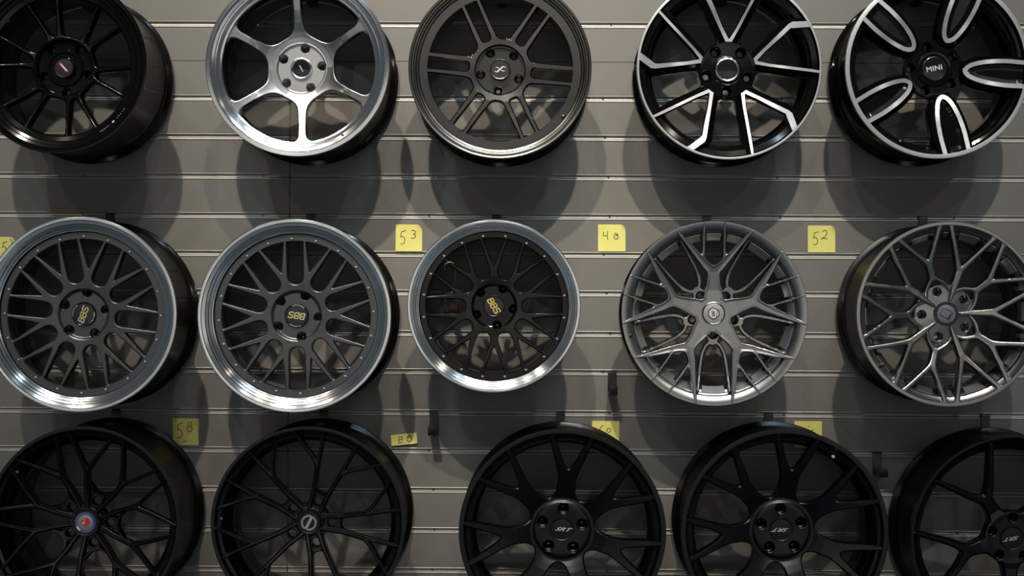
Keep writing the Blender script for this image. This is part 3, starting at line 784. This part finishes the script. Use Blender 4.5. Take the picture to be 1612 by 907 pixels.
# ---------- 13, 14 : satin black seven-Y
def build_seven(t, R, wd, off, lug, trot, hole=None):
    prof = [(.990, -.0002), (.955, -.0008), (.945, -.004), (.93, -.012), (.905, -.015), (.89, -.026), (.87, -.034)]
    face_rim(t, R, wd, prof, ['satin_black_b'], None, .87, -.034, 'satin_black', 'satin_black_b')
    s1 = [(.22, 0, .12), (.36, 0, .086), (.50, 2.0, .070), (.62, 6.8, .044), (.80, 10.4, .034), (.955, 12.0, .026)]
    f = make_field([s1, mirror(s1)], 7, .035, hub=.315, khub=.07)
    hz = lambda r: ramp(r, [(.24, -.052), (.262, -.0515), (.285, -.056), (.31, -.0565), (.36, -.050), (.43, -.042), (.55, -.031), (.7, -.019), (.85, -.009), (.95, -.002), (1, 0)])
    h = lambda r, X, Y, d, m: hz(r)
    me = sector('spoke', R, 7, .26, .965, f, [(0, .005), (.007, .0018), (.014, 0)], h, lambda r: np.interp(r, [.87, .94], [.026, .008]), ['satin_black_b'], res=.0085)
    copies('spoke', me, t, 7, off)
    ph = [(.08, -.052), (.12, -.0525), (.20, -.0515), (.24, -.0512), (.262, -.0516), (.27, -.054)]
    link('hub', hub_mesh('hub', R, .08, .268, .205, .052, lug, ph, ['satin_black_b'], deep=.035, seat=.25), t)
    c = cap_common(t, R, .118, -.0505, 'satin_black_b', .0006)
    flat_text(c, 'SRT', .0135, 'silver_ink', -.0511 + .0006, trot, sx=1.75, shear=.6, spacing=1.0, bold=.0002)
    if hole: valve(t, R, hole[0], hole[1], -.012, 'silver_ink', 1.0)

# ---------- 15 : satin black five-Y
def build_five_y(t, R, wd):
    prof = [(.990, -.0002), (.975, -.0008), (.965, -.004), (.945, -.014), (.925, -.018), (.905, -.028), (.88, -.036)]
    face_rim(t, R, wd, prof, ['satin_black_b'], None, .88, -.036, 'satin_black', 'satin_black_b')
    s1 = [(.20, 0, .085), (.33, 0, .060), (.44, 2.0, .050), (.58, 11.5, .036), (.78, 17.0, .030), (.975, 20, .022)]
    f = make_field([s1, mirror(s1)], 5, .035, hub=.255, khub=.06)
    h = lambda r, X, Y, d, m: ramp(r, [(.22, -.030), (.30, -.033), (.45, -.024), (.7, -.012), (.95, -.001), (1, 0)])
    me = sector('spoke', R, 5, .25, .98, f, [(0, .007), (.007, .0045), (.016, .0012), (.022, 0)], h, lambda r: np.interp(r, [.87, .94], [.026, .008]), ['satin_black_b'], res=.0085)
    copies('spoke', me, t, 5, 52)
    ph = [(.08, -.034), (.20, -.033), (.24, -.0315), (.257, -.0325), (.262, -.036)]
    link('hub', hub_mesh('hub', R, .08, .26, .200, .046, 16, ph, ['satin_black_b'], deep=.035, seat=.25), t)
    c = cap_common(t, R, .118, -.031, 'satin_black_b', .0006)
    flat_text(c, 'SRT', .0130, 'silver_ink', -.0316 + .0006, 189, sx=1.7, shear=.6, spacing=1.0, bold=.0003)

WHEELS = []
def add(cx, cy, rpx, wd, label, fn, tilt=(0, 0)):
    t, R = wheel(cx, cy, rpx, wd, label, tilt); fn(t, R, wd)
    WHEELS.append((t, R, wd)); return t
add(91, 101.5, 140, .285, 'glossy black wheel with twelve thin spokes and a small pink badge strip, top left corner', build_twelve)
add(468, 101.5, 145, .262, 'polished silver wheel with six broad single spokes and wide bright lip', build_six)
add(787, 106.5, 144.5, .225, 'dark gunmetal wheel with six twin spokes and a raised knot emblem cap', build_twin_six)
add(1148, 106, 146, .215, 'gloss black wheel with bright V-shaped spoke edges and chrome cap ring', build_vee, (0, R_(-1.2)))
add(1476, 105, 146, .222, 'gloss black wheel with five petal spokes outlined in silver, top right corner', build_petal)
add(124, 495, 154, .265, 'graphite cross-spoke wheel with wide polished lip, gold lettering running upward, at the left edge',
    lambda t, R, wd: build_cross(t, R, wd, 11.7, 83, 89.5, 'graphite', 70, 'gold_pale', 'polished'))
add(462.8, 497.3, 152.8, .262, 'graphite cross-spoke wheel with wide polished lip, gold lettering upside down, below the six-spoke wheel',
    lambda t, R, wd: build_cross(t, R, wd, 1.6, 67, 93.5, 'graphite', 172, 'gold_pale', 'polished'))
add(777.3, 482, 136.6, .235, 'gloss black cross-spoke wheel with narrow polished lip and bright yellow cap lettering',
    lambda t, R, wd: build_cross(t, R, wd, 18.5, 63, 81, 'gloss_black', -58, 'gold', 'polished', True, False))
add(1124.6, 493.5, 146.4, .225, 'silver grey wheel with five forked spokes over arched lower spokes and shield cap', build_arch, (0, R_(-2.0)))
add(1495, 494.5, 147, .245, 'dark silver wheel with ten Y-shaped spokes and pale lilac cap disc', build_ten_y)
add(130, 825, 153, .285, 'satin black wheel with bent spokes and a red and blue crest cap, bottom left corner', build_crest)
add(484.5, 825, 153.3, .265, 'satin black wheel with forked spokes and a slashed ring emblem on the cap', build_slash)
add(885.3, 838.5, 163.5, .235, 'satin black seven-spoke wheel with upright white cap lettering, left of its twin',
    lambda t, R, wd: build_seven(t, R, wd, 33, 14.5, -5))
add(1235.5, 839, 164, .245, 'satin black seven-spoke wheel with upside-down white cap lettering, below note half hidden by its rim',
    lambda t, R, wd: build_seven(t, R, wd, 30.6, 20, 180, (.868, 57.3)))
add(1600, 851, 166, .245, 'satin black wheel with five forked spokes, cut off by the bottom right corner', build_five_y)

# ------------------------------------------------------------------ hooks
def hook(x, z_top, drop, reach, label, group):
    """plate hung in a groove at z_top; arm leaves it at 'drop' below and reaches forward"""
    t = empty('wall_hook', (x, 0, z_top)); tag(t, label, 'hook', group)
    hw = .0118
    V = []; F = []
    P = [(.006, .005), (.0045, .006), (-.0040, .0045), (-.0060, .003), (-.0070, 0), (-.0070, -drop + .002), (-.0070, -drop - .008), (-.0045, -drop - .0085), (-.0025, -drop), (-.0025, 0), (.0045, .001)]
    n = len(P)
    for sx in (-hw, hw): V += [(sx, a, b) for a, b in P]
    F = [tuple(range(n)), tuple(reversed(range(n, 2*n)))] + [(k, k + n, (k+1) % n + n, (k+1) % n) for k in range(n)]
    link('mount_plate', mesh_from('mount_plate', V, F, ['hook_black'], angle=30), t)
    V = []; F = []
    P = [(-.0068, -drop), (-reach + .008, -drop + .000), (-reach + .003, -drop + .002), (-reach, -drop + .007), (-reach, -drop + .019), (-reach - .003, -drop + .0205), (-reach - .006, -drop + .019),
         (-reach - .0062, -drop + .004), (-reach - .002, -drop - .004), (-reach + .006, -drop - .0075), (-.0068, -drop - .008)]
    n = len(P); hw *= .93
    for sx in (-hw, hw): V += [(sx, a, b) for a, b in P]
    F = [tuple(range(n)), tuple(reversed(range(n, 2*n)))] + [(k, k + n, (k+1) % n + n, (k+1) % n) for k in range(n)]
    link('arm', mesh_from('arm', V, F, ['hook_black'], angle=30), t)
    return t
HL = ['black wall hook holding the twelve-spoke black wheel', 'black wall hook holding the polished six-spoke wheel', 'black wall hook holding the gunmetal twin-spoke wheel',
      'black wall hook holding the V-spoke wheel', 'black wall hook holding the petal-spoke wheel', 'black wall hook above the leftmost wheel with polished lip',
      'black wall hook above the cross-spoke wheel whose gold lettering is upside down', 'black wall hook above the black wheel with narrow polished lip',
      'black wall hook above the silver grey wheel with arched lower spokes', 'black wall hook above the dark silver ten-Y wheel', 'black wall hook behind the wheel with the red and blue crest',
      'black wall hook behind the wheel with the slashed ring emblem', 'black wall hook above the seven-spoke wheel with upright lettering', 'black wall hook above the seven-spoke wheel with upside-down lettering',
      'black wall hook above the wheel in the bottom right corner']
for (t, R, wd), lb in zip(WHEELS, HL):
    x, yf, zc = t.location
    x += math.sin(t.rotation_euler.z) * 0 - math.tan(t.rotation_euler.z) * wd
    z_in = zc + R - .026 - .0005          # top of the barrel's inside near the wall
    zt = min([q for q in gz if q > zc + R + .002 and abs(q - SEAM) > 1e-6])
    hook(x, zt, zt - z_in + .0025, .060, lb, 'black hooks that carry the wheels')
EM = [(683, 650, 'empty black wall hook between the polished-lip wheels and the black seven-spoke wheel'), (963.5, 588, 'empty black wall hook left of the silver grey wheel, above a note'),
      (1380.5, 714, 'empty black wall hook between the two rightmost bottom wheels')]
for px, py, lb in EM:
    p = at(px, py); zt = min(gz, key=lambda q: abs(q - p.z))
    hook(p.x, zt, .052, .075, lb, 'empty black hooks')

# ------------------------------------------------------------------ tag wired to a spoke of the narrow-lip wheel
def wire(name, pts, rad, m):
    cu = bpy.data.curves.new(name, 'CURVE'); cu.dimensions = '3D'; cu.bevel_depth = rad; cu.bevel_resolution = 2
    sp = cu.splines.new('BEZIER'); sp.bezier_points.add(len(pts) - 1)
    for b, p in zip(sp.bezier_points, pts): b.co = p; b.handle_left_type = b.handle_right_type = 'AUTO'
    o = bpy.data.objects.new(name, cu); C.objects.link(o)
    me = bpy.data.meshes.new_from_object(o.evaluated_get(bpy.context.evaluated_depsgraph_get()))
    bpy.data.objects.remove(o); bpy.data.curves.remove(cu); me.materials.clear(); me.materials.append(M[m]); me.name = name
    return me
tr, TR, tw = WHEELS[7]; ys = tr.location.y + .030
base_p = at(709, 414, ys)
def rel(px, py, y): q = at(px, py, y) - base_p; return (q.x, q.y, q.z)
a = rel(699, 460, ys + .052); b = rel(722, 493, ys + .052)
V = []; F = []; box_data(a[0], b[0], a[1], a[1] + .0008, b[2], a[2], V, F)
g = link('hang_tag', mesh_from('hang_tag', V, F, ['cap_matte'], smooth=False), tr, base_p - tr.location); g['label'] = 'small dark tag tied to a spoke with thin wire'
link('wire', wire('wire', [rel(701, 425, ys + .010), rel(702, 415, ys - .008), rel(711, 413, ys - .008), rel(716, 420, ys + .006), rel(716, 432, ys + .03), rel(715.5, 448, ys + .045), rel(711, 462, ys + .05)], .0008, 'gold_pale'), g)
yy = a[1] - .0004; W_, H_ = b[0] - a[0], a[2] - b[2]
V, F = merge([ribbon([(a[0] + W_*.08, b[2] + H_*.12), (a[0] + W_*.30, b[2] + H_*.12)], .007, yy), ribbon([(a[0] + W_*.08, b[2] + H_*.55), (a[0] + W_*.08, b[2] + H_*.75)], .003, yy)])
link('print', mesh_from('print', V, F, ['blue_ink'], smooth=False), g)
V, F = merge([ribbon([(a[0] + W_*(.45 + .13*k), b[2] + H_*.15), (a[0] + W_*(.45 + .13*k), b[2] + H_*(.4 + .1*(k % 2)))], .0016, yy) for k in range(4)])
link('print', mesh_from('print', V, F, ['red_ink'], smooth=False), g)

# ------------------------------------------------------------------ sticky notes
def note(x0, y0, x1, y1, label, strokes, rot=0, curl=.004, fold=None, corner=True):
    a = at(x0, y0); b = at(x1, y1); cx, cz = (a.x + b.x) / 2, (a.z + b.z) / 2; W = abs(b.x - a.x); H = abs(a.z - b.z)
    t = empty('sticky_note', (cx, -.0012, cz), (0, -R_(rot), 0)); tag(t, label, 'note', 'yellow sticky notes with handwritten numbers')
    n = 10; V = []; F = []
    def lift(u, v):      # u, v in 0..1, v = 0 at the top
        l = curl * max(0, v - .25) ** 2
        if corner: l += .006 * max(0, (u - .8) / .2) ** 2 * max(0, (.3 - v) / .3) ** 2
        return -l - .0004
    for s in (0, .0004):
        for j in range(n + 1):
            for i in range(n + 1):
                u, v = i / n, j / n; sh = .028 * W * max(0, (u - .8) / .2) ** 2 * max(0, (.3 - v) / .3) ** 2 if corner else 0
                V.append(((u - .5) * W - sh * 2, lift(u, v) + s, (.5 - v) * H - sh * 2))
    m = (n + 1) ** 2
    for j in range(n):
        for i in range(n):
            q = j*(n+1)+i; F.append((q, q+n+1, q+n+2, q+1)); F.append((q+m, q+1+m, q+n+2+m, q+n+1+m))
    link('paper', mesh_from('paper', V, F, ['note_paper'], angle=60), t)
    parts = []
    for st in strokes:
        pts = []
        for k in range(len(st) - 1):
            for q in range(4):
                f_ = q / 4; pts.append((st[k][0]*(1-f_) + st[k+1][0]*f_, st[k][1]*(1-f_) + st[k+1][1]*f_))
        pts.append(st[-1])
        v_, f_ = ribbon([((u - .5) * W, (.5 - v) * H) for u, v in pts], .0020, 0, .0002)
        vv = []
        for (X, Y, Z) in v_:
            vv.append((X, Y + lift(X / W + .5, .5 - Z / H) - .0004, Z))
        parts.append((vv, f_))
    if parts:
        V, F = merge(parts); link('handwriting', mesh_from('handwriting', V, F, ['pen_ink'], smooth=False), t)
    return t
def arc(cx, cy, rx, ry, a0, a1, n=10): return [(cx + rx*math.cos(R_(a0 + (a1-a0)*k/n)), cy - ry*math.sin(R_(a0 + (a1-a0)*k/n))) for k in range(n+1)]
five = lambda x, y, s=1: [[(x+.02*s, y), (x-.01*s, y+.19*s)] + arc(x+.04*s, y+.30*s, .10*s, .14*s, 130, -120), [(x+.01*s, y+.01*s), (x+.17*s, y-.05*s)]]
note(-17, 373, 25, 415, 'yellow note at the left edge, mostly behind a polished-lip wheel', five(.52, .22, .9) + [arc(.80, .22, .05, .13, 120, -100)])
note(623, 353.5, 664.5, 396, 'yellow sticky note reading 53 beside the narrow-lip black wheel', five(.20, .27, 1.05) + [arc(.66, .29, .09, .075, 130, -90) + arc(.62, .43, .13, .085, 70, -110)])
note(941.5, 353.5, 984.5, 396, 'yellow sticky note reading 48 left of the silver grey wheel', [[(.20, .27), (.19, .42), (.33, .42)], [(.36, .24), (.33, .40), (.36, .56)], arc(.66, .36, .055, .05, 90, 400) + arc(.66, .47, .08, .07, 80, -230)], curl=.003)
note(1271.5, 355, 1314.5, 397.5, 'yellow sticky note reading 52 between the silver grey and dark silver wheels', five(.22, .28, 1.0) + [arc(.62, .27, .08, .09, 160, -30) + [(.62, .42), (.48, .51), (.58, .47), (.72, .50)]], curl=.003)
note(272, 658.5, 313, 701, 'yellow sticky note reading 58 beside the crested black wheel', five(.20, .22, 1.15) + [arc(.66, .22, .075, .085, 90, 440), arc(.65, .40, .095, .10, 90, 440), [(.40, .90), (.48, .855), (.56, .85)]], curl=.004, corner=False)
note(616, 683, 656.5, 700, 'crumpled narrow yellow note tilted near the slashed-ring emblem wheel', [[(.30, .22), (.28, .80), (.42, .74)], [(.30, .24), (.44, .26), (.44, .50), (.32, .52)], arc(.70, .55, .09, .22, 100, 450), [(.62, .34), (.74, .14)], [(.76, .36), (.70, .14)]], rot=6, curl=.010, corner=False)
note(932, 662.5, 974.5, 705, 'yellow sticky note reading 60, lower half behind a seven-spoke wheel', [[(.40, .16), (.28, .30), (.24, .42), (.30, .52)], arc(.62, .35, .075, .075, 90, 450)], curl=.002, corner=False)
note(1250.5, 663, 1293.5, 705, 'yellow sticky note with a faint pencil mark, tucked behind the upside-down lettered wheel', [[(.50, .17), (.55, .24)], [(.58, .36), (.70, .33)]], curl=.002, corner=False)
